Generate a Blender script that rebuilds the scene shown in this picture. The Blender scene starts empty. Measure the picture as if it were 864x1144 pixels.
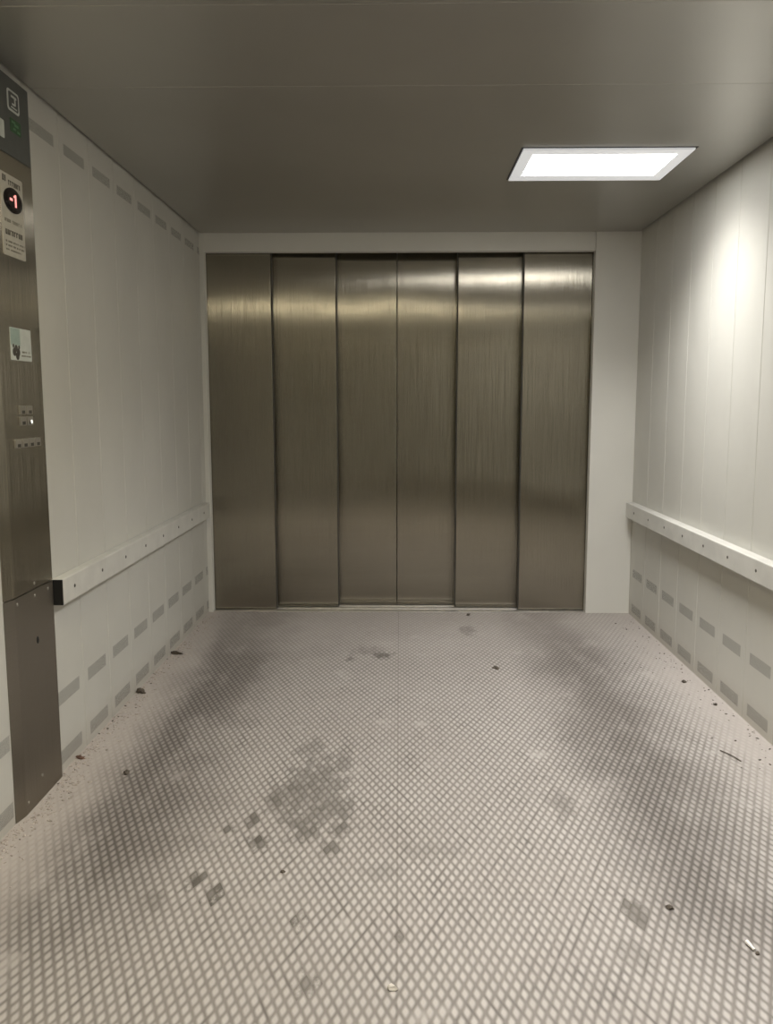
import bpy, bmesh, math, random
from mathutils import Vector, Matrix
random.seed(7)
S = bpy.context.scene
COL = S.collection

# ------------------------------------------------------------------ dimensions (metres)
XL, XR = -1.30, 1.5514          # inner faces of the side walls
H = 2.5                         # underside of the ceiling
YJ = 5.65                       # face of the wall around the far door
YR = -0.66                      # face of the wall behind the camera
DX0, DX1 = -1.27, 1.26          # door opening
DH = 2.384                      # door opening height

# ------------------------------------------------------------------ mesh helpers
def add_box(bm, x0, x1, y0, y1, z0, z1, bev=0.0, seg=2, mi=0):
    vs = [bm.verts.new((x, y, z)) for x in (x0, x1) for y in (y0, y1) for z in (z0, z1)]
    fs = []
    for q in ((0, 1, 3, 2), (4, 6, 7, 5), (0, 4, 5, 1), (2, 3, 7, 6), (0, 2, 6, 4), (1, 5, 7, 3)):
        f = bm.faces.new([vs[i] for i in q]); f.material_index = mi; fs.append(f)
    if bev > 0:
        es = list({e for f in fs for e in f.edges})
        r = bmesh.ops.bevel(bm, geom=es, offset=bev, segments=seg, profile=0.5, affect='EDGES', clamp_overlap=True)
        for f in r['faces']: f.material_index = mi
    return fs

def add_prism(bm, poly, z0, z1, mi=0, axis='z'):
    """extrude a 2-D polygon: axis z -> (x,y), axis y -> (x,z), axis x -> (y,z)"""
    def P(a, b, t):
        return {'z': (a, b, t), 'y': (a, t, b), 'x': (t, a, b)}[axis]
    lo = [bm.verts.new(P(a, b, z0)) for a, b in poly]
    hi = [bm.verts.new(P(a, b, z1)) for a, b in poly]
    n = len(poly)
    fs = [bm.faces.new(lo), bm.faces.new(hi)]
    for i in range(n):
        fs.append(bm.faces.new((lo[i], lo[(i + 1) % n], hi[(i + 1) % n], hi[i])))
    for f in fs: f.material_index = mi
    return fs

def add_disc(bm, c, r, x0, x1, n=20, ry=None, dome=0.0, sgn=1):
    """a short round boss whose axis is X (for things fixed to the side walls)"""
    ry = ry or r
    rings = [(x0, 1.0), (x0 + (x1 - x0) * .6, 1.0), (x1, .72)]
    prev = None
    for x, k in rings:
        ring = [bm.verts.new((x, c[0] + ry * k * math.cos(t * 2 * math.pi / n), c[1] + r * k * math.sin(t * 2 * math.pi / n))) for t in range(n)]
        if prev:
            for i in range(n):
                bm.faces.new((prev[i], prev[(i + 1) % n], ring[(i + 1) % n], ring[i]))
        prev = ring
    bm.faces.new(prev)

def rounded_rect(y0, y1, z0, z1, r, n=5):
    pts = []
    for cy, cz, a0 in ((y1 - r, z1 - r, 0), (y0 + r, z1 - r, 90), (y0 + r, z0 + r, 180), (y1 - r, z0 + r, 270)):
        for k in range(n + 1):
            a = math.radians(a0 + 90 * k / n)
            pts.append((cy + r * math.cos(a), cz + r * math.sin(a)))
    return pts

def obj(name, bm, mats, parent=None, origin=None, smooth=False):
    bmesh.ops.recalc_face_normals(bm, faces=bm.faces[:])
    off = Vector(origin) if origin is not None else (parent['_o'] if False else None)
    if parent is not None:
        off = ORI[parent.name]
    if off is None: off = Vector((0, 0, 0))
    if off.length > 0: bmesh.ops.translate(bm, verts=bm.verts[:], vec=-off)
    me = bpy.data.meshes.new(name)
    bm.to_mesh(me); bm.free()
    for m in (mats if isinstance(mats, (list, tuple)) else [mats]): me.materials.append(m)
    if smooth:
        for p in me.polygons: p.use_smooth = True
    o = bpy.data.objects.new(name, me); COL.objects.link(o)
    ORI[o.name] = off.copy()
    if parent is not None: o.parent = parent
    else: o.location = off
    return o
ORI = {}

def empty(name, loc):
    o = bpy.data.objects.new(name, None); COL.objects.link(o)
    o.empty_display_size = .05
    o.location = loc; ORI[o.name] = Vector(loc)
    return o

def tag(o, label=None, cat=None, group=None, kind=None):
    if label: o['label'] = label
    if cat: o['category'] = cat
    if group: o['group'] = group
    if kind: o['kind'] = kind
    return o

def new_bm(): return bmesh.new()

# ------------------------------------------------------------------ material helpers
class NT:
    def __init__(s, name):
        s.m = bpy.data.materials.new(name); s.m.use_nodes = True
        s.t = s.m.node_tree; s.n = s.t.nodes; s.l = s.t.links
        s.b = s.n['Principled BSDF']
    def node(s, typ, **kw):
        n = s.n.new(typ)
        for k, v in kw.items(): setattr(n, k, v)
        return n
    def put(s, sock, v):
        if isinstance(v, bpy.types.NodeSocket): s.l.new(v, sock)
        elif v is not None: sock.default_value = v
    def math(s, op, a, b=None, c=None, clamp=False):
        n = s.node('ShaderNodeMath', operation=op, use_clamp=clamp)
        s.put(n.inputs[0], a); s.put(n.inputs[1], b)
        if c is not None: s.put(n.inputs[2], c)
        return n.outputs[0]
    def mr(s, v, a, b, c=0., d=1., smooth=True):
        n = s.node('ShaderNodeMapRange', interpolation_type='SMOOTHSTEP' if smooth else 'LINEAR')
        for i, x in enumerate((v, a, b, c, d)): s.put(n.inputs[i], x)
        return n.outputs[0]
    def mix(s, f, a, b, mode='MIX'):
        n = s.node('ShaderNodeMix', data_type='RGBA', blend_type=mode)
        s.put(n.inputs[0], f); s.put(n.inputs[6], a); s.put(n.inputs[7], b)
        return n.outputs[2]
    def noise(s, vec, scale, detail=3., rough=.5, dim='3D'):
        n = s.node('ShaderNodeTexNoise', noise_dimensions=dim)
        if vec is not None: s.l.new(vec, n.inputs['Vector'])
        n.inputs['Scale'].default_value = scale; n.inputs['Detail'].default_value = detail
        n.inputs['Roughness'].default_value = rough
        return n.outputs[0]
    def vmath(s, op, a, b=None):
        n = s.node('ShaderNodeVectorMath', operation=op)
        s.put(n.inputs[0], a); s.put(n.inputs[1], b)
        return n.outputs[0] if op not in ('LENGTH', 'DISTANCE', 'DOT_PRODUCT') else n.outputs[1]
    def comb(s, x, y, z):
        n = s.node('ShaderNodeCombineXYZ')
        for i, v in enumerate((x, y, z)): s.put(n.inputs[i], v)
        return n.outputs[0]
    def pos(s):
        if not hasattr(s, '_p'):
            s._p = s.node('ShaderNodeTexCoord').outputs['Object']
            q = s.node('ShaderNodeSeparateXYZ'); s.l.new(s._p, q.inputs[0]); s._xyz = q.outputs
        return s._p
    def xyz(s): s.pos(); return s._xyz
    def bump(s, h, strength, dist, prev=None):
        n = s.node('ShaderNodeBump'); n.inputs['Strength'].default_value = strength; n.inputs['Distance'].default_value = dist
        s.put(n.inputs['Height'], h)
        if prev is not None: s.put(n.inputs['Normal'], prev)
        return n.outputs[0]
    def set(s, **kw):
        for k, v in kw.items(): s.put(s.b.inputs[k.replace('_', ' ')], v)
        return s.m

def rgb(r, g, b): return (r, g, b, 1.0)

def plain(name, c, rough=.5, metal=0., spec=.5, var=.06, scale=30):
    t = NT(name)
    n = t.noise(t.pos(), scale, 3)
    f = t.mr(n, .3, .7)
    col = t.mix(f, rgb(*[x * (1 - var) for x in c]), rgb(*[min(1, x * (1 + var)) for x in c]))
    return t.set(Base_Color=col, Roughness=rough, Metallic=metal, Specular_IOR_Level=spec)

def emitter(name, c, st):
    t = NT(name)
    return t.set(Base_Color=rgb(.8, .8, .8), Emission_Color=rgb(*c), Emission_Strength=st, Roughness=.5)

def brushed(name, c, tangent, rough, aniso, wav=.0012, streak_axis=0, spread=1.25):
    t = NT(name)
    x = t.xyz()
    # hairline grain: long thin streaks of slightly different brightness
    sc = {0: (1, 1, 260), 1: (260, 260, 1)}[streak_axis]
    v = t.vmath('MULTIPLY', t.pos(), sc)
    g = t.noise(v, 1.0, 2)
    big = t.noise(t.pos(), 1.7, 3)
    f = t.math('ADD', t.math('MULTIPLY', t.mr(g, .3, .7), .5), t.math('MULTIPLY', t.mr(big, .3, .7), .5))
    col = t.mix(f, rgb(*[k * .93 for k in c]), rgb(*[k * 1.05 for k in c]))
    rg = t.math('ADD', rough - .03, t.math('MULTIPLY', t.noise(t.pos(), 3.1, 3), .06))
    nb = t.bump(t.noise(t.pos(), 1.3, 1.5), .35, wav * 8)
    # the grain of the brushing tilts the surface a little from hairline to hairline
    fine = t.noise(t.vmath('MULTIPLY', t.pos(), tuple(5200. if tangent[i] else 3. for i in range(3))), 1.0, 1)
    k = t.math('MULTIPLY', t.math('SUBTRACT', fine, .5), spread)
    tv = t.node('ShaderNodeVectorMath', operation='SCALE'); tv.inputs[0].default_value = tangent; t.put(tv.inputs[3], k)
    nb = t.vmath('NORMALIZE', t.vmath('ADD', nb, tv.outputs[0]))
    m = t.set(Base_Color=col, Metallic=1.0, Roughness=rg, Anisotropic=aniso, Normal=nb)
    t.put(t.b.inputs['Tangent'], t.comb(*tangent))
    return m

# ------------------------------------------------------------------ materials
STEEL = (.35, .325, .27)
M_door = brushed('brushed_steel_door', STEEL, (1, 0, 0), .20, .97)
M_post = brushed('brushed_steel_post', (.35, .32, .26), (0, 1, 0), .22, .97, spread=2.7)
M_post_low = brushed('brushed_steel_kick', (.30, .275, .235), (0, 1, 0), .38, .85)
M_trim = plain('door_gap_shade', (.06, .055, .047), .5)  # dark tone for the gap and shadow between door leaves
M_black = plain('black_void', (.006, .006, .006), .7)
M_sill = plain('worn_aluminium', (.60, .58, .56), .38, .85)
M_head = plain('dark_grey_plain', (.085, .09, .085), .45)  # even dark grey for the post head and the sticker field

def wall_mat(name, c, axis_rows, top_row=True):
    """off-white enamelled sheet with rows of fine ventilation perforations"""
    t = NT(name)
    X, Y, Z = t.xyz()
    big = t.noise(t.pos(), 1.4, 4, .6)
    col = t.mix(t.mr(big, .3, .7), rgb(*[k * .95 for k in c]), rgb(*[k * 1.03 for k in c]))
    pitch, y0, w = axis_rows
    # dusty grime thrown up on the lowest hand's breadth
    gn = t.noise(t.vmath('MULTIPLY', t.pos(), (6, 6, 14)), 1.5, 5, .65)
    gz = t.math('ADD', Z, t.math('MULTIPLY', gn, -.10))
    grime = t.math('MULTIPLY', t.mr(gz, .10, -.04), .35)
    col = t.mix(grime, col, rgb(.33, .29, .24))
    # little soft scuffs
    sc = t.mr(t.noise(t.vmath('MULTIPLY', t.pos(), (1, 1.2, 4)), 3.3, 5, .7), .66, .80)
    col = t.mix(t.math('MULTIPLY', sc, .16), col, rgb(.30, .28, .25))
    # the perforated patches: many small holes on a staggered grid
    u = t.math('FRACT', t.math('DIVIDE', t.math('SUBTRACT', Y, y0), pitch))
    inu = t.math('MULTIPLY', t.mr(u, 0, .012), t.mr(u, w / pitch + .012, w / pitch))
    def row(a, b):
        return t.math('MULTIPLY', t.mr(Z, a - .002, a + .002), t.mr(Z, b + .002, b - .002))
    rows = t.math('MAXIMUM', row(.264, .318), row(.030, .085))
    if top_row: rows = t.math('MAXIMUM', rows, row(2.366, 2.408))
    patch = t.math('MULTIPLY', inu, rows)
    p = .0048
    yy = t.math('DIVIDE', Y, p); zz = t.math('DIVIDE', Z, p)
    a = t.math('ADD', yy, zz); b = t.math('SUBTRACT', yy, zz)
    fa = t.math('SUBTRACT', t.math('FRACT', a), .5); fb = t.math('SUBTRACT', t.math('FRACT', b), .5)
    d = t.math('SQRT', t.math('ADD', t.math('MULTIPLY', fa, fa), t.math('MULTIPLY', fb, fb)))
    hole = t.math('MULTIPLY', t.mr(d, .38, .31), patch)
    col = t.mix(t.math('MULTIPLY', hole, .93), col, rgb(.03, .028, .025))
    fade = t.math('SUBTRACT', 1.0, t.math('MULTIPLY', hole, .9))
    nb = t.bump(t.noise(t.vmath('MULTIPLY', t.pos(), (1, 2.2, .35)), 2.6, 2), .25, .006)
    return t.set(Base_Color=col, Roughness=.42, Specular_IOR_Level=t.math('MULTIPLY', fade, .45), Normal=nb)

WALL = (.55, .54, .495)
M_wall_l = wall_mat('enamel_sheet_left', WALL, (.312, 3.414, .216))
M_wall_r = wall_mat('enamel_sheet_right', WALL, (.318, 3.462, .214), False)
M_white = plain('white_enamel', (.69, .68, .635), .42, var=.03, scale=2)
M_rail = plain('white_rail_enamel', (.58, .57, .53), .40, var=.05, scale=9)
M_screw = plain('screw_steel', (.12, .11, .10), .45, .6)

def ceiling_mat():
    t = NT('painted_ceiling_sheet')
    n = t.noise(t.pos(), 1.1, 3)
    col = t.mix(t.mr(n, .3, .7), rgb(.45, .44, .41), rgb(.49, .48, .45))
    nb = t.bump(t.noise(t.vmath('MULTIPLY', t.pos(), (2.2, .5, 1)), 1.2, 2), .2, .006)
    return t.set(Base_Color=col, Roughness=.36, Metallic=.8, Normal=nb)
M_ceil = ceiling_mat()

# the stains on the floor: x, y, radius x, radius y, strength
STAINS = [(-.32, 2.98, .13, .34, .64), (-.26, 2.84, .11, .17, .66), (-.43, 2.89, .07, .12, .6), (-.432, 2.89, .026, .05, 1.), (-.39, 2.98, .03, .05, .85), (-.345, 3.03, .035, .05, .8), (-.265, 2.88, .03, .06, .85), (-.18, 2.86, .03, .05, .8), (-.34, 2.74, .05, .05, .8), (-.22, 3.20, .04, .16, .5),
          (-.50, 2.745, .028, .055, 1.), (-.455, 2.585, .035, .045, 1.), (-.31, 2.655, .055, .05, .8), (-.225, 2.56, .035, .045, .8),
          (-.20, 2.69, .04, .06, .75), (-.61, 2.385, .026, .05, 1.), (-.54, 2.305, .026, .05, 1.), (-.575, 2.68, .025, .03, .8),
          (-.37, 3.35, .07, .11, .45), (-.70, 2.26, .05, .07, .4), (-.275, 2.17, .025, .04, .8), (-.228, 1.92, .03, .035, .8),
          (.002, 2.09, .016, .035, .8), (.66, 2.22, .035, .07, .7), (.57, 2.87, .05, .11, .45), (.61, 2.05, .06, .06, .35),
          (-.10, 4.66, .06, .075, .8), (-.18, 4.74, .12, .09, .35), (-.27, 4.6, .03, .04, .6), (.43, 5.2, .05, .14, .45),
          (-.05, 2.42, .06, .05, .3), (.11, 2.55, .10, .06, .3)]

def floor_mat():
    t = NT('studded_floor_covering')
    X, Y, Z = t.xyz()
    PX, PY = .0288, .063
    wob = t.math('MULTIPLY', t.math('SUBTRACT', t.noise(t.pos(), 5., 2), .5), .05)
    u = t.math('ADD', t.math('DIVIDE', X, PX), wob)
    v = t.math('DIVIDE', Y, PY)
    a = t.math('ADD', u, v); b = t.math('SUBTRACT', u, v)
    ca = t.math('FLOOR', a); cb = t.math('FLOOR', b)
    da = t.math('MULTIPLY', t.math('ABSOLUTE', t.math('SUBTRACT', t.math('FRACT', a), .5)), 2.)
    db = t.math('MULTIPLY', t.math('ABSOLUTE', t.math('SUBTRACT', t.math('FRACT', b), .5)), 2.)
    # rounded lozenge: p-norm distance from the centre of the cell
    dd = t.math('POWER', t.math('ADD', t.math('POWER', da, 3.2), t.math('POWER', db, 3.2)), 1 / 3.2)
    stud = t.mr(dd, 1.02, .30)
    # centre of each cell (so that dirt fills whole cells)
    ccx = t.math('MULTIPLY', t.math('ADD', t.math('ADD', ca, cb), 1.0), PX / 2)
    ccy = t.math('MULTIPLY', t.math('SUBTRACT', ca, cb), PY / 2)
    cell = t.comb(ccx, ccy, 0.)
    cn = t.noise(cell, 37.13, 1)                       # a different value in every cell
    # wear and dirt
    n1 = t.noise(t.pos(), 1.6, 5, .62)
    n2 = t.noise(t.vmath('MULTIPLY', t.pos(), (3.2, 1.2, 1)), 2.0, 5, .65)
    n3 = t.noise(t.pos(), 14., 4, .6)
    wx = t.math('ADD', X, t.math('MULTIPLY', t.math('SUBTRACT', n1, .5), .55))
    def track(c, w):
        d = t.math('ABSOLUTE', t.math('SUBTRACT', wx, c))
        return t.mr(d, w, .02)
    trk = t.math('MAXIMUM', track(-.95, .40), track(.93, .38))
    trk = t.math('MULTIPLY', trk, t.mr(Y, 1.7, 2.4))
    trk = t.math('MULTIPLY', trk, t.mr(n2, .15, .55))
    # dust along the walls
    edge = t.math('MINIMUM', t.math('SUBTRACT', X, XL), t.math('SUBTRACT', XR, X))
    e2 = t.math('ADD', edge, t.math('MULTIPLY', t.math('SUBTRACT', n2, .5), .22))
    dust = t.mr(e2, .34, .02)
    far = t.mr(t.math('ADD', Y, t.math('MULTIPLY', n1, .6)), 4.6, 5.9)
    dust = t.math('MAXIMUM', dust, t.math('MULTIPLY', far, .55))
    # colours
    top = t.mix(t.mr(n1, .3, .7), rgb(.405, .372, .350), rgb(.460, .430, .408))
    top = t.mix(t.math('MULTIPLY', t.mr(cn, .35, .65), .22), top, rgb(.56, .53, .50))
    low_l = rgb(.228, .207, .190)
    low_d = rgb(.075, .065, .057)
    patchy = t.mr(n3, .35, .75)
    # single grooves caked with dirt, running along one direction of the lattice
    la = t.noise(t.comb(t.math('MULTIPLY', t.math('FLOOR', t.math('ADD', a, .5)), 3.71), t.math('MULTIPLY', b, .16), 0.), 1.0, 2)
    lb = t.noise(t.comb(t.math('MULTIPLY', a, .16), t.math('MULTIPLY', t.math('FLOOR', t.math('ADD', b, .5)), 3.37), 5.), 1.0, 2)
    streak = t.math('MAXIMUM', t.math('MULTIPLY', t.mr(da, .55, .95), t.mr(la, .54, .70)), t.math('MULTIPLY', t.mr(db, .55, .95), t.mr(lb, .54, .70)))
    lowmix = t.math('MAXIMUM', t.math('MULTIPLY', trk, .85), t.math('MULTIPLY', patchy, t.mr(n2, .45, .75)))
    lowmix = t.math('MAXIMUM', lowmix, t.math('MULTIPLY', streak, .5))
    low = t.mix(lowmix, low_l, low_d)
    top = t.mix(t.math('MULTIPLY', trk, .72), top, rgb(.19, .168, .155))
    groove = t.math('SUBTRACT', 1.0, stud)
    groove = t.math('MULTIPLY', groove, t.math('SUBTRACT', 1.0, t.math('MULTIPLY', dust, .80)))
    # here and there the studs are worn flat
    worn = t.mr(t.noise(t.pos(), 4.3, 3, .6), .60, .74)
    groove = t.math('MULTIPLY', groove, t.math('SUBTRACT', 1.0, t.math('MULTIPLY', worn, .55)))
    col = t.mix(groove, top, low)
    col = t.mix(t.math('MULTIPLY', dust, .60), col, rgb(.44, .395, .36))
    # the stains, ragged and filling whole cells
    soft = t.vmath('ADD', t.vmath('SCALE', cell), t.vmath('SCALE', t.pos()))
    for nd in t.n:
        if nd.type == 'VECT_MATH' and nd.operation == 'SCALE' and not nd.inputs[3].is_linked: nd.inputs[3].default_value = .5 if nd.inputs[0].links[0].from_socket == t.pos() else .5
    rag = t.math('MULTIPLY', t.math('SUBTRACT', t.noise(t.vmath('MULTIPLY', soft, (1, .55, 1)), 19., 5, .75), .5), 3.2)
    acc = None
    for x, y, rx, ry, st in STAINS:
        q = t.vmath('DIVIDE', t.vmath('SUBTRACT', cell, (x, y, 0)), (rx * 1.05, ry * 1.05, 1))
        L = t.vmath('LENGTH', q)
        m = t.mr(t.math('ADD', L, rag), 1.15, .45, 0., st)
        acc = m if acc is None else t.math('MAXIMUM', acc, m)
    speck = t.math('MULTIPLY', t.mr(t.noise(t.pos(), 9.7, 5, .75), .70, .76), .55)
    acc = t.math('MULTIPLY', acc, t.mr(cn,   .36, .60, .72, 1.12))
    acc2 = t.math('MAXIMUM', acc, speck)
    col = t.mix(t.math('MULTIPLY', acc2, .86), col, rgb(.095, .085, .072))
    # the seam between the two sheets
    sd = t.math('ABSOLUTE', t.math('ADD', X, .006))
    seam = t.math('MULTIPLY', t.mr(sd, .0040, .0010), .3)
    col = t.mix(seam, col, rgb(.12, .105, .09))
    flat = t.math('MULTIPLY', stud, t.math('SUBTRACT', 1.0, t.math('MULTIPLY', dust, .7)))
    flat = t.math('MULTIPLY', flat, t.math('SUBTRACT', 1.0, t.math('MULTIPLY', worn, .5)))
    nb = t.bump(flat, .8, .0022)
    nb = t.bump(n3, .25, .002, nb)
    rough = t.math('ADD', .50, t.math('MULTIPLY', t.math('MAXIMUM', dust, acc2), .35))
    return t.set(Base_Color=col, Roughness=rough, Specular_IOR_Level=.35, Normal=nb)
M_floor = floor_mat()

M_lamp = emitter('lit_diffuser', (1.0, .985, .95), 12.)
M_lamp2 = emitter('lit_diffuser_warm', (1.0, .89, .63), 27.)
M_lamp3 = emitter('lit_diffuser_soft', (1.0, .97, .90), 5.)
M_lamprim = emitter('frosted_rim', (.95, .97, 1.0), .30)
M_gap_shade = plain('shadow_gap_dark', (.03, .03, .03), .5)  # near-black for the shadow gap painted round each lamp
M_sign = plain('sign_plate_grey', (.42, .40, .35), .5)
M_disp = plain('display_glass', (.008, .005, .006), .12)
M_red = emitter('red_segments', (1.0, .16, .17), .7)
M_ink = plain('dark_print', (.05, .045, .035), .6)
M_inkl = plain('pale_print', (.20, .19, .16), .6)
M_lbl = plain('white_label', (.52, .55, .52), .5)
M_grn = plain('green_label', (.04, .10, .045), .5)
M_grnl = plain('pale_green_print', (.10, .22, .11), .5)
M_teal = plain('grey_green_print', (.30, .38, .345), .5)
M_btn = plain('button_cap', (.36, .34, .30), .35, .5)
M_btnlit = emitter('lit_button_dot', (.9, .92, .85), .8)
M_dirt = plain('dry_dirt', (.085, .070, .055), .9, var=.4, scale=120)
M_dust = plain('pale_grit', (.41, .365, .325), .9, var=.35, scale=90)
M_paper = plain('white_paper', (.80, .78, .74), .7)

# ------------------------------------------------------------------ the shell
def struct(o): o['kind'] = 'structure'; return o

bm = new_bm(); add_box(bm, XL - .03, XR + .03, YR - .1, YJ + .015, -.05, 0.)
struct(obj('floor', bm, M_floor))

def side_wall(name, x_in, sgn, y_start, pitch, mat):
    """panels of folded sheet standing side by side; sgn +1: the room lies towards +X"""
    bm = new_bm()
    y = y_start
    while y > YR: y -= pitch
    while y < YJ - .025:
        a, b = max(y, YR), min(y + pitch, YJ)
        if b > YJ - .02: b = YJ + .012
        if b - a > .03:
            xa, xb = (x_in - .025, x_in) if sgn > 0 else (x_in, x_in + .025)
            e = .0008
            r = .0035
            # folded vertical edges
            if sgn > 0: poly = [(xa, a + e), (xb - r, a + e), (xb - r * .3, a + e + r * .3), (xb, a + e + r), (xb, b - e - r), (xb - r * .3, b - e - r * .3), (xb - r, b - e), (xa, b - e)]
            else: poly = [(xb, a + e), (xa + r, a + e), (xa + r * .3, a + e + r * .3), (xa, a + e + r), (xa, b - e - r), (xa + r * .3, b - e - r * .3), (xa + r, b - e), (xb, b - e)]
            add_prism(bm, poly, 0., H + .06)
        y += pitch
    xa, xb = (x_in - .045, x_in - .02) if sgn > 0 else (x_in + .02, x_in + .045)
    add_box(bm, xa, xb, YR - .1, YJ + .1, -.05, H + .10)
    return struct(obj(name, bm, mat))
side_wall('wall_left', XL, 1, 3.37, .312, M_wall_l)
side_wall('wall_right', XR, -1, 3.728, .318, M_wall_r)

# walls around the two doors, each of folded sheet posts and a header
def end_wall(name, y0, y1, fy):
    bm = new_bm()
    add_box(bm, DX1, XR, y0, y1, 0., H + .02, .002)
    add_box(bm, XL, DX0, y0, y1, 0., H + .02, .002)
    add_box(bm, DX0, DX1 - .003, y0, y1, DH, H + .02, .002)
    add_box(bm, XL - .04, XR + .04, fy - .01, fy + .01, -.05, H + .1)       # closes the shaft side
    return struct(obj(name, bm, M_white))
end_wall('wall_front', YJ, YJ + .065, YJ + .34)
end_wall('wall_rear', YR - .065, YR, YR - .34)

# ceiling: sheets laid across the car with narrow joints, a dark gap all round
bm = new_bm()
G = .015
ys = [YR + G, .05, .66, 1.27, 1.88, 2.49, 3.10, YJ - .006]
for a, b in zip(ys[:-1], ys[1:]):
    add_box(bm, XL + G, XR - G, a + .0006, b - .0006, H, H + .02, .0015)
add_box(bm, XL - .04, XR + .04, YR - .35, YJ + .35, H + .075, H + .10, mi=1)
struct(obj('ceiling', bm, [M_ceil, M_black]))

# ------------------------------------------------------------------ doors: six telescoping leaves each
def lift_door(name, yj, sgn):
    root = empty(name, ((DX0 + DX1) / 2, yj, 0)); struct(root)
    edges = [-1.275, -.850, -.4275, -.018, .389, .817, 1.2625]
    depth = [.075, .15, .22, .22, .15, .075]
    tilt = [.0015, .000, -.001, .000, .0035, .0075]
    for k in range(6):
        a, b = edges[k], edges[k + 1]
        y = yj + sgn * depth[k]
        over = .03                                  # hidden overlap behind the neighbour
        if k == 1 or k == 2: a -= over
        if k == 3 or k == 4: b += over
        if k in (2,): b -= .002
        if k in (3,): a += .002
        bm = new_bm()
        y2 = y + sgn * .03
        add_box(bm, a, b, min(y, y2), max(y, y2), .006, DH + .035, .0025, 3)
        piv = Vector((0, y, 0))
        bmesh.ops.rotate(bm, verts=bm.verts[:], cent=piv, matrix=Matrix.Rotation(tilt[k] * -sgn, 3, 'X'))
        p = obj('door_panel', bm, M_door, root)
        if k in (0, 1, 4, 5):                       # dark strip painting the gap and its shadow at the leading edge
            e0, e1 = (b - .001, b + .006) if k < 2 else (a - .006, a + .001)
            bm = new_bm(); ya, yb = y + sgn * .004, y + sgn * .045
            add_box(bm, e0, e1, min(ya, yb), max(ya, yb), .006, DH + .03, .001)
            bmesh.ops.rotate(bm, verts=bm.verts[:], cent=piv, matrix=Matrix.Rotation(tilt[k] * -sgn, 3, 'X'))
            obj('gap_shade_edge', bm, M_trim, p)
    bm = new_bm()
    ya, yb = yj + sgn * .012, yj + sgn * .32
    y0, y1 = min(ya, yb), max(ya, yb)
    add_box(bm, DX0 - .01, DX1 + .01, y0, y1, -.04, -.004)
    for d0, d1 in ((.015, .068), (.112, .142), (.187, .214), (.256, .31)):      # tracks leave grooves between the strips
        a, b = yj + sgn * d0, yj + sgn * d1
        add_box(bm, DX0, DX1, min(a, b), max(a, b), -.01, .003, .001)
    obj('door_sill', bm, M_sill, root)
    for x0, x1 in ((DX0 - .028, DX0 - .004), (DX1 + .004, DX1 + .028)):          # steel return of the posts
        bm = new_bm()
        a, b = yj + sgn * .066, yj + sgn * .24
        add_box(bm, x0, x1, min(a, b), max(a, b), 0., DH + .03, .002)
        obj('side_return', bm, M_door, root)
    return root
lift_door('door_1', YJ, 1)
lift_door('door_2', YR, -1)

# ------------------------------------------------------------------ bumper rails with screws
def rail(label, x_wall, sgn, y0, y1, proj, screws, z0=.664, z1=.764):
    root = empty('bumper_rail', (x_wall, (y0 + y1) / 2, z0))
    tag(root, label, 'rail')
    xo = x_wall + sgn * proj
    bm = new_bm()
    lo, hi = min(x_wall + sgn * .0006, xo), max(x_wall + sgn * .0006, xo)
    add_box(bm, lo, hi, y0, y1, z0, z1, .005, 3)
    obj('rail_body', bm, M_rail, root)
    for y in screws:
        bm = new_bm()
        add_disc(bm, (y, .7165), .0072, xo - sgn * .001, xo + sgn * .0022, 14)
        obj('screw', bm, M_screw, root)
    return root
rl = rail('white bumper rail starting beside the steel control post, black open near end', XL, 1, 3.088, 5.545, .047,
          [3.20, 3.508, 3.817, 4.125, 4.44, 4.755, 5.07, 5.385])
bm = new_bm(); add_box(bm, XL + .003, XL + .0455, 3.0855, 3.0905, .666, .762, .001)  # black plate painting the darkness inside the hollow rail
o = obj('hollow_end_shade', bm, M_black, rl); o['label'] = 'black plate painting the dark open end of the rail'
rail('white bumper rail on the brightly lit wall beside the ceiling lamp', XR, -1, -.62, YJ - .06, .06,
     [1.03 + .3115 * k for k in range(-5, 15)])

# ------------------------------------------------------------------ steel control post on the left wall
POST = empty('control_post', (XL, 2.895, 0))
tag(POST, 'tall brushed steel control post with floor display, labels and buttons', 'control panel')
PF = .014                                            # how far its face stands out
def post_profile(ya, yb):
    return [(XL + .0005, ya), (XL + .003, ya), (XL + PF - .001, ya + .052), (XL + PF, ya + .060), (XL + PF, yb - .012), (XL + PF - .002, yb - .004), (XL + PF - .006, yb), (XL + .0005, yb)]
def post_part(name, z0, z1, mat):
    bm = new_bm(); add_prism(bm, post_profile(2.705, 3.083), z0, z1)
    return obj(name, bm, mat, POST)
kick = post_part('kick_plate', .001, .764, M_post_low)
face = post_part('face_plate', .767, 2.222, M_post)
head = post_part('head_plate', 2.225, 2.478, M_head)
XF = XL + PF
def slab(name, y0, y1, z0, z1, mat, parent, t=.002, r=.004, x0=XF):
    bm = new_bm()
    add_prism(bm, rounded_rect(y0, y1, z0, z1, min(r, (y1 - y0) * .45, (z1 - z0) * .45)), x0 - .0004, x0 + t, axis='x')
    return obj(name, bm, mat, parent)
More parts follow.
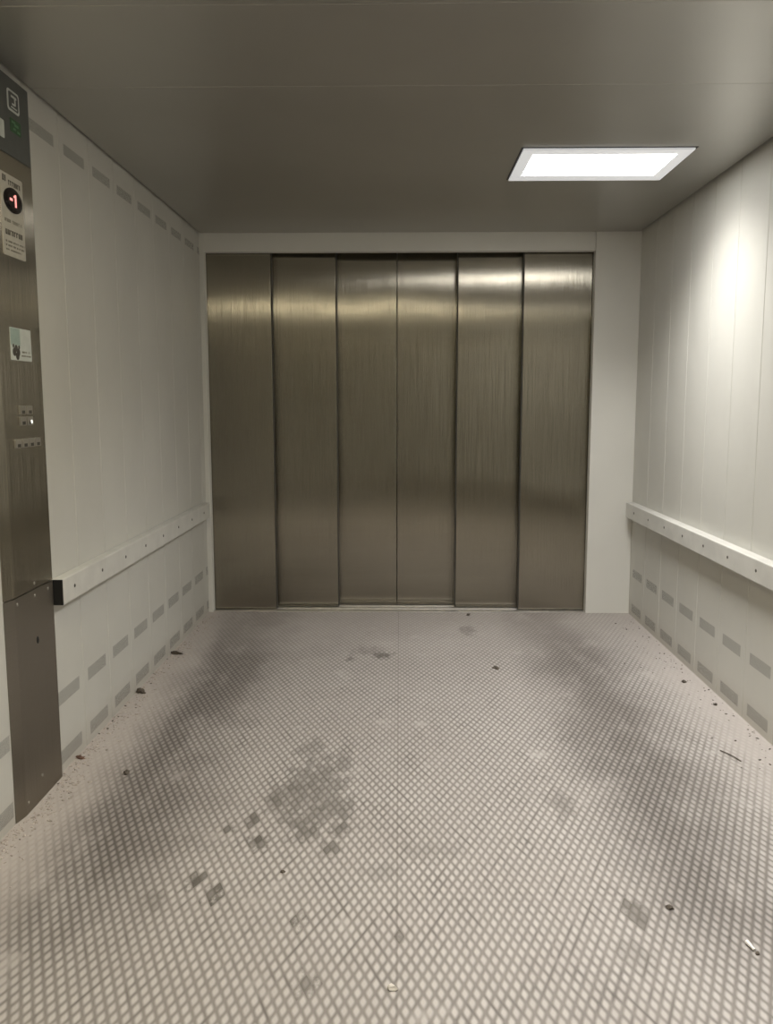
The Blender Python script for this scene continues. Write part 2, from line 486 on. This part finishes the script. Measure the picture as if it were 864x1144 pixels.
def strokes(name, rows, mat, parent, x0, t=.0008):
    """small printed marks: rows of (y0, y1, z, height) broken into letter-sized dabs"""
    for y0, y1, z, h in rows:
        bm = new_bm()
        y = y0
        while y < y1:
            w = random.uniform(.55, 1.0) * h * .8
            if random.random() < .86:
                k = random.random()
                add_box(bm, x0 - .0003, x0 + t, y, min(y1, y + w * .35), z, z + h)
                if k < .75: add_box(bm, x0 - .0003, x0 + t, y, min(y1, y + w), z + (h * .75 if k < .4 else 0), z + h * (1 if k < .4 else .25))
                if k > .3: add_box(bm, x0 - .0003, x0 + t, y + w * .65, min(y1 + .001, y + w), z, z + h)
            y += w + h * .28
        obj(name, bm, mat, parent)

# floor indicator plate with round display
ind = slab('indicator_plate', 2.822, 2.986, 1.895, 2.158, M_sign, POST, .003, .006)
xi = XF + .003
strokes('dark_lettering', [(2.838, 2.858, 2.130, .020), (2.880, 2.964, 2.124, .016), (2.842, 2.966, 1.962, .017)], M_ink, ind, xi)
strokes('pale_lettering', [(2.840, 2.962, 2.003, .010), (2.840, 2.975, 1.938, .006), (2.840, 2.975, 1.925, .006), (2.840, 2.95, 1.912, .005)], M_inkl, ind, xi)
bm = new_bm(); add_disc(bm, (2.905, 2.078), .040, xi - .0005, xi + .006, 40, ry=.066)
disp = obj('display', bm, M_disp, ind, smooth=False)
bm = new_bm()
add_box(bm, xi + .0055, xi + .0075, 2.872, 2.891, 2.074, 2.082)
add_box(bm, xi + .0055, xi + .0075, 2.909, 2.919, 2.058, 2.098)
add_box(bm, xi + .0055, xi + .0075, 2.901, 2.910, 2.088, 2.094)
o = obj('display_digits', bm, M_red, disp); o['label'] = 'red glowing minus one'

# labels on the dark head
st = slab('sticker', 2.912, 3.000, 2.372, 2.440, M_lbl, head, .001, .012); st['label'] = 'white framed pictogram label'
inn = slab('sticker_field', 2.921, 2.991, 2.379, 2.433, M_head, st, .0016, .008)
bm = new_bm(); xs = XF + .0016
add_box(bm, xs - .0003, xs + .0006, 2.938, 2.978, 2.417, 2.424)
add_box(bm, xs - .0003, xs + .0006, 2.962, 2.972, 2.396, 2.418)
add_box(bm, xs - .0003, xs + .0006, 2.945, 2.964, 2.394, 2.400)
add_box(bm, xs - .0003, xs + .0006, 2.936, 2.980, 2.384, 2.388)
obj('pictogram', bm, M_lbl, st)
g = slab('sticker', 2.925, 3.004, 2.306, 2.350, M_grn, head, .001, .004); g['label'] = 'dark green label'
bm = new_bm(); xs = XF + .001
for y0, y1, z0, z1 in ((2.936, 2.962, 2.336, 2.343), (2.955, 2.985, 2.329, 2.337), (2.945, 2.963, 2.316, 2.322), (2.975, 2.996, 2.312, 2.319)):
    add_box(bm, xs - .0003, xs + .0005, y0, y1, z0, z1)
obj('print', bm, M_grnl, g)
w = slab('sticker', 2.768, 2.878, 2.268, 2.324, M_lbl, head, .001, .004); w['label'] = 'plain white label'

# white and green notice
n = slab('notice', 2.836, 2.995, 1.557, 1.664, M_lbl, POST, .0012, .004); n['label'] = 'white and grey-green notice with black mark'
xs = XF + .0012
bm = new_bm(); add_box(bm, xs - .0003, xs + .0004, 2.838, 2.908, 1.606, 1.662); obj('notice_picture', bm, M_teal, n)
bm = new_bm()
for c, r in (((2.876, 1.597), .012), ((2.862, 1.584), .014), ((2.892, 1.584), .013), ((2.884, 1.571), .013), ((2.856, 1.604), .007), ((2.898, 1.601), .007)):
    add_disc(bm, c, r, xs - .0003, xs + .0007, 12)
obj('black_mark', bm, M_ink, n)
strokes('pale_lettering', [(2.915, 2.985, 1.583, .006), (2.915, 2.985, 1.571, .005)], M_inkl, n, xs)

# push buttons: two rows of two and one row of four
def button(y, z, w=.045, h=.030, lit=False):
    b = slab('button', y - w / 2, y + w / 2, z - h / 2, z + h / 2, M_btn, POST, .006, .005)
    bm = new_bm(); add_box(bm, XF + .0055, XF + .0066, y - w * .2, y + w * .32, z - h * .42, z - h * .05)
    obj('button_mark', bm, M_ink, b)
    if lit:
        bm = new_bm(); add_disc(bm, (y + w * .2, z - h * .12), .007, XF + .0055, XF + .0078, 14)
        o = obj('button_light', bm, M_btnlit, b); o['label'] = 'lit white dot'
for y, z, lit in ((2.892, 1.391, 0), (2.946, 1.391, 0), (2.892, 1.354, 0), (2.946, 1.354, 1), (2.846, 1.279, 0), (2.897, 1.279, 0), (2.948, 1.279, 0), (2.999, 1.279, 0)):
    button(y, z, lit=bool(lit))
# key switch and the screws of the kick plate
bm = new_bm(); add_disc(bm, (2.921, .580), .013, XF - .0005, XF + .003, 18, ry=.008)
obj('key_hole', bm, M_black, kick)
for y, z, par in ((2.918, .786, face), (2.918, .742, kick), (2.78, .742, kick), (3.03, .742, kick), (2.78, .04, kick), (2.90, .085, kick)):
    bm = new_bm(); add_disc(bm, (y, z), .006, XF - .0005, XF + .002, 14)
    obj('screw', bm, M_btn, par)

# ------------------------------------------------------------------ ceiling lamps
def lamp(label, x0, x1, y0, y1, glow, power, tint):
    root = empty('ceiling_light', ((x0 + x1) / 2, (y0 + y1) / 2, H))
    tag(root, label, 'ceiling light', 'ceiling lights of the car' if False else None)
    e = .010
    bm = new_bm(); add_box(bm, x0 - e, x1 + e, y0 - e, y1 + e, H - .0015, H + .012)  # dark plate whose margin paints the shadow gap round the frame
    obj('shadow_gap_ring', bm, M_gap_shade, root)
    w, v, z0, z1 = .052, .080, H - .009, H - .001
    bm = new_bm()
    ox = [(x0, y0), (x1, y0), (x1, y1), (x0, y1)]
    ix = [(x0 + w, y0 + v), (x1 - w, y0 + v), (x1 - w, y1 - v), (x0 + w, y1 - v)]
    def ring(pts, z): return [bm.verts.new((a, b, z)) for a, b in pts]
    A, B, C, D = ring(ox, z1), ring(ox, z0), ring(ix, z0 + .003), ring(ix, z1)
    for P, Q in ((A, B), (B, C), (C, D), (D, A)):
        for i in range(4): bm.faces.new((P[i], P[(i + 1) % 4], Q[(i + 1) % 4], Q[i]))
    obj('frame', bm, M_lamprim, root)
    bm = new_bm(); add_box(bm, x0 + w - .002, x1 - w + .002, y0 + v - .002, y1 - v + .002, H - .0045, H - .0012)
    obj('diffuser', bm, glow, root)
    ld = bpy.data.lights.new('lamp_light', 'AREA'); ld.shape = 'RECTANGLE'      # the light that the prismatic diffuser throws downwards
    ld.size = x1 - x0 - 2 * w; ld.size_y = y1 - y0 - 2 * v; ld.energy = power; ld.color = tint; ld.spread = math.radians(130)
    lo = bpy.data.objects.new('lamp_light', ld); COL.objects.link(lo)
    lo.parent = root; lo.location = (0, 0, -.0062)
lamp('bright rectangular lamp set in the ceiling near the far door', .532, 1.268, 3.835, 4.345, M_lamp, 17., (1., .985, .965))
lamp('second rectangular lamp in the ceiling behind, above the control post side', -.96, -.224, 1.48, 1.99, M_lamp2, 1., (1., .955, .87))

lamp('third rectangular lamp in the ceiling behind, above the bright wall side', .532, 1.268, 1.74, 2.25, M_lamp3, 22., (1., .985, .965))

# ------------------------------------------------------------------ bits lying on the floor
def lump_mesh(bm, c, rx, ry, rz, sub=1, jag=.35):
    r = bmesh.ops.create_icosphere(bm, subdivisions=sub, radius=1.0)
    ang = random.uniform(0, 6.28); ca, sa = math.cos(ang), math.sin(ang)
    for v in r['verts']:
        k = 1 + random.uniform(-jag, jag)
        x, y, z = v.co.x * rx * k, v.co.y * ry * k, max(-.25, v.co.z) * rz * k
        v.co = Vector((c[0] + ca * x - sa * y, c[1] + sa * x + ca * y, c[2] + z + rz * .25 * (1 + jag)))

def clump(name, label, cat, x, y, rx, ry, rz, mat, group=None):
    bm = new_bm(); lump_mesh(bm, (x, y, 0), rx, ry, rz, 2, .34)
    lo = min(v.co.z for v in bm.verts)
    for v in bm.verts: v.co.z -= lo - .0002
    return tag(obj(name, bm, mat, origin=(x, y, 0)), label, cat, group)

clump('dirt_clump', 'round dark dirt clump on the studded floor a step behind the white scrap', 'dirt', .763, 2.249, .010, .012, .008, M_dirt)
clump('dirt_clump', 'tiny black crumb on the floor in front of the big grey stain', 'dirt', -.354, 2.419, .0065, .008, .005, M_dirt)
clump('dirt_clump', 'dark dirt clump on the dusty floor nearest to the foot of the control post', 'dirt', -1.05, 3.106, .011, .018, .008, M_dirt)
clump('dirt_clump', 'dark crumb close to the foot of the fifth door leaf, on the floor', 'dirt', .462, 5.59, .012, .03, .006, M_dirt)
clump('dirt_clump', 'dark dirt clump alone on the pale floor midway, ahead of the fourth door leaf', 'dirt', .518, 4.427, .015, .022, .008, M_dirt)
clump('dirt_clump', 'small dark crumb near the foot of the right wall, the farther of the pair', 'dirt', 1.451, 4.212, .011, .016, .008, M_dirt)
clump('dirt_clump', 'small dark crumb near the foot of the right wall, the nearer of the pair', 'dirt', 1.490, 3.887, .010, .012, .007, M_dirt)
clump('dirt_clump', 'dark dirt lump against the left wall halfway along, larger of the two there', 'dirt', -1.274, 4.02, .015, .028, .015, M_dirt)
clump('dirt_clump', 'long dark dirt lump against the left wall closest to the far door', 'dirt', -1.268, 4.67, .014, .045, .013, M_dirt)
clump('dirt_clump', 'reddish brown dirt lump against the left wall just beyond the control post', 'dirt', -1.279, 3.24, .010, .019, .009, plain('reddish_dirt', (.16, .095, .07), .9, var=.4, scale=100))
clump('pebble', 'pale pebble on the floor seam at the very front', 'pebble', -.016, 1.905, .009, .012, .008, plain('pale_stone', (.62, .58, .52), .8))

# the white scrap with its dark tip
sc = empty('litter_scrap', (.919, 2.07, 0)); tag(sc, 'small white scrap with a dark tip lying on the floor', 'litter')
bm = new_bm()
def tube(bm, p, q, r0, r1, n=10):
    p, q = Vector(p), Vector(q); d = (q - p).normalized(); s = d.cross(Vector((0, 0, 1))).normalized(); u = s.cross(d)
    A = [bm.verts.new(p + (s * math.cos(t) + u * math.sin(t)) * r0) for t in [2 * math.pi * i / n for i in range(n)]]
    B = [bm.verts.new(q + (s * math.cos(t) + u * math.sin(t)) * r1) for t in [2 * math.pi * i / n for i in range(n)]]
    for i in range(n): bm.faces.new((A[i], A[(i + 1) % n], B[(i + 1) % n], B[i]))
    bm.faces.new(A); bm.faces.new(B)
tube(bm, (.9155, 2.092, .0065), (.9195, 2.073, .0062), .0058, .0048)
tube(bm, (.9195, 2.073, .0062), (.9225, 2.059, .0055), .0040, .0036)
obj('white_end', bm, M_paper, sc)
bm = new_bm(); lump_mesh(bm, (.926, 2.050, .0004), .0055, .007, .0055, 2, .15)
obj('dark_tip', bm, M_dirt, sc)

# a dark straw near the right wall
bm = new_bm()
pts = [(1.312, 3.345, .004), (1.328, 3.312, .006), (1.342, 3.279, .006), (1.356, 3.243, .003)]
for p, q in zip(pts[:-1], pts[1:]): tube(bm, p, q, .0026, .0022, 8)
tag(obj('straw', bm, M_dirt, origin=(1.334, 3.295, 0)), 'thin dark straw lying on the dusty floor by the right wall', 'straw')

# uncountable grit along the walls
bm = new_bm()
for k in range(1500):
    y = 2.0 + 3.55 * random.random() ** 1.25
    near = 3.083 > y > 2.705
    d = abs(random.gauss(0, .045)) + .006 + (.016 if near else 0)
    r = random.choice((.0015, .002, .002, .003, .003, .005)) * random.uniform(.7, 1.3)
    lump_mesh(bm, (XL + d, y, -.0005), r, r * random.uniform(1, 2.4), r * .7, 1, .3)
pale = len(bm.faces)
for k in range(90):
    y = 2.2 + 3.3 * random.random()
    d = abs(random.gauss(0, .03)) + .004 + (.016 if 3.083 > y > 2.705 else 0)
    r = random.choice((.0015, .002, .002, .003, .004)) * random.uniform(.7, 1.3)
    lump_mesh(bm, (XL + d, y, -.0005), r, r * random.uniform(1, 2.6), r * .7, 1, .3)
bm.faces.ensure_lookup_table()
for f in bm.faces[pale:]: f.material_index = 1
grit = obj('floor_grit', bm, [M_dust, M_dirt])
tag(grit, 'pale crumbly grit with dark crumbs gathered along the left wall and control post', 'grit', kind='stuff')
bm = new_bm()
for k in range(150):
    y = 2.6 + 2.9 * random.random()
    d = abs(random.gauss(0, .09)) + .008
    r = random.choice((.002, .002, .003, .004)) * random.uniform(.7, 1.3)
    lump_mesh(bm, (XR - d, y, -.0005), r, r * random.uniform(1, 2), r * .7, 1, .3)
tag(obj('floor_grit', bm, [M_dirt]), 'dark fine grit sprinkled along the foot of the right wall', 'grit', kind='stuff')
# ------------------------------------------------------------------ world, camera, view
w = bpy.data.worlds.new('World'); S.world = w; w.use_nodes = True
w.node_tree.nodes['Background'].inputs[0].default_value = (0, 0, 0, 1)
w.node_tree.nodes['Background'].inputs[1].default_value = 0.

f, pit, yaw, rol, hc = 950.435, .1275, .0155, -.0009, 1.4139
cp, sp, cy, sy = math.cos(pit), math.sin(pit), math.cos(yaw), math.sin(yaw)
F = Vector((-sy * cp, cy * cp, -sp)); R = Vector((cy, sy, 0)); U = R.cross(F)
R2 = R * math.cos(rol) + U * math.sin(rol); U2 = -R * math.sin(rol) + U * math.cos(rol)
cd = bpy.data.cameras.new('camera'); cam = bpy.data.objects.new('camera', cd); COL.objects.link(cam)
cd.sensor_fit = 'VERTICAL'; cd.sensor_height = 36.; cd.sensor_width = 36. * 864 / 1144
cd.lens = f / 1144 * 36.; cd.clip_start = .02
M = Matrix((R2, U2, -F)).transposed().to_4x4(); M.translation = Vector((0, 0, hc))
cam.matrix_world = M
S.camera = cam

S.view_settings.view_transform = 'Standard'; S.view_settings.look = 'None'
S.view_settings.gamma = 1.0; S.view_settings.use_curve_mapping = False
S.view_settings.exposure = 0.35
S.cycles.use_denoising = True
S.cycles.max_bounces = 10; S.cycles.diffuse_bounces = 6; S.cycles.glossy_bounces = 5
S.cycles.sample_clamp_indirect = 8.0
S.cycles.caustics_reflective = True
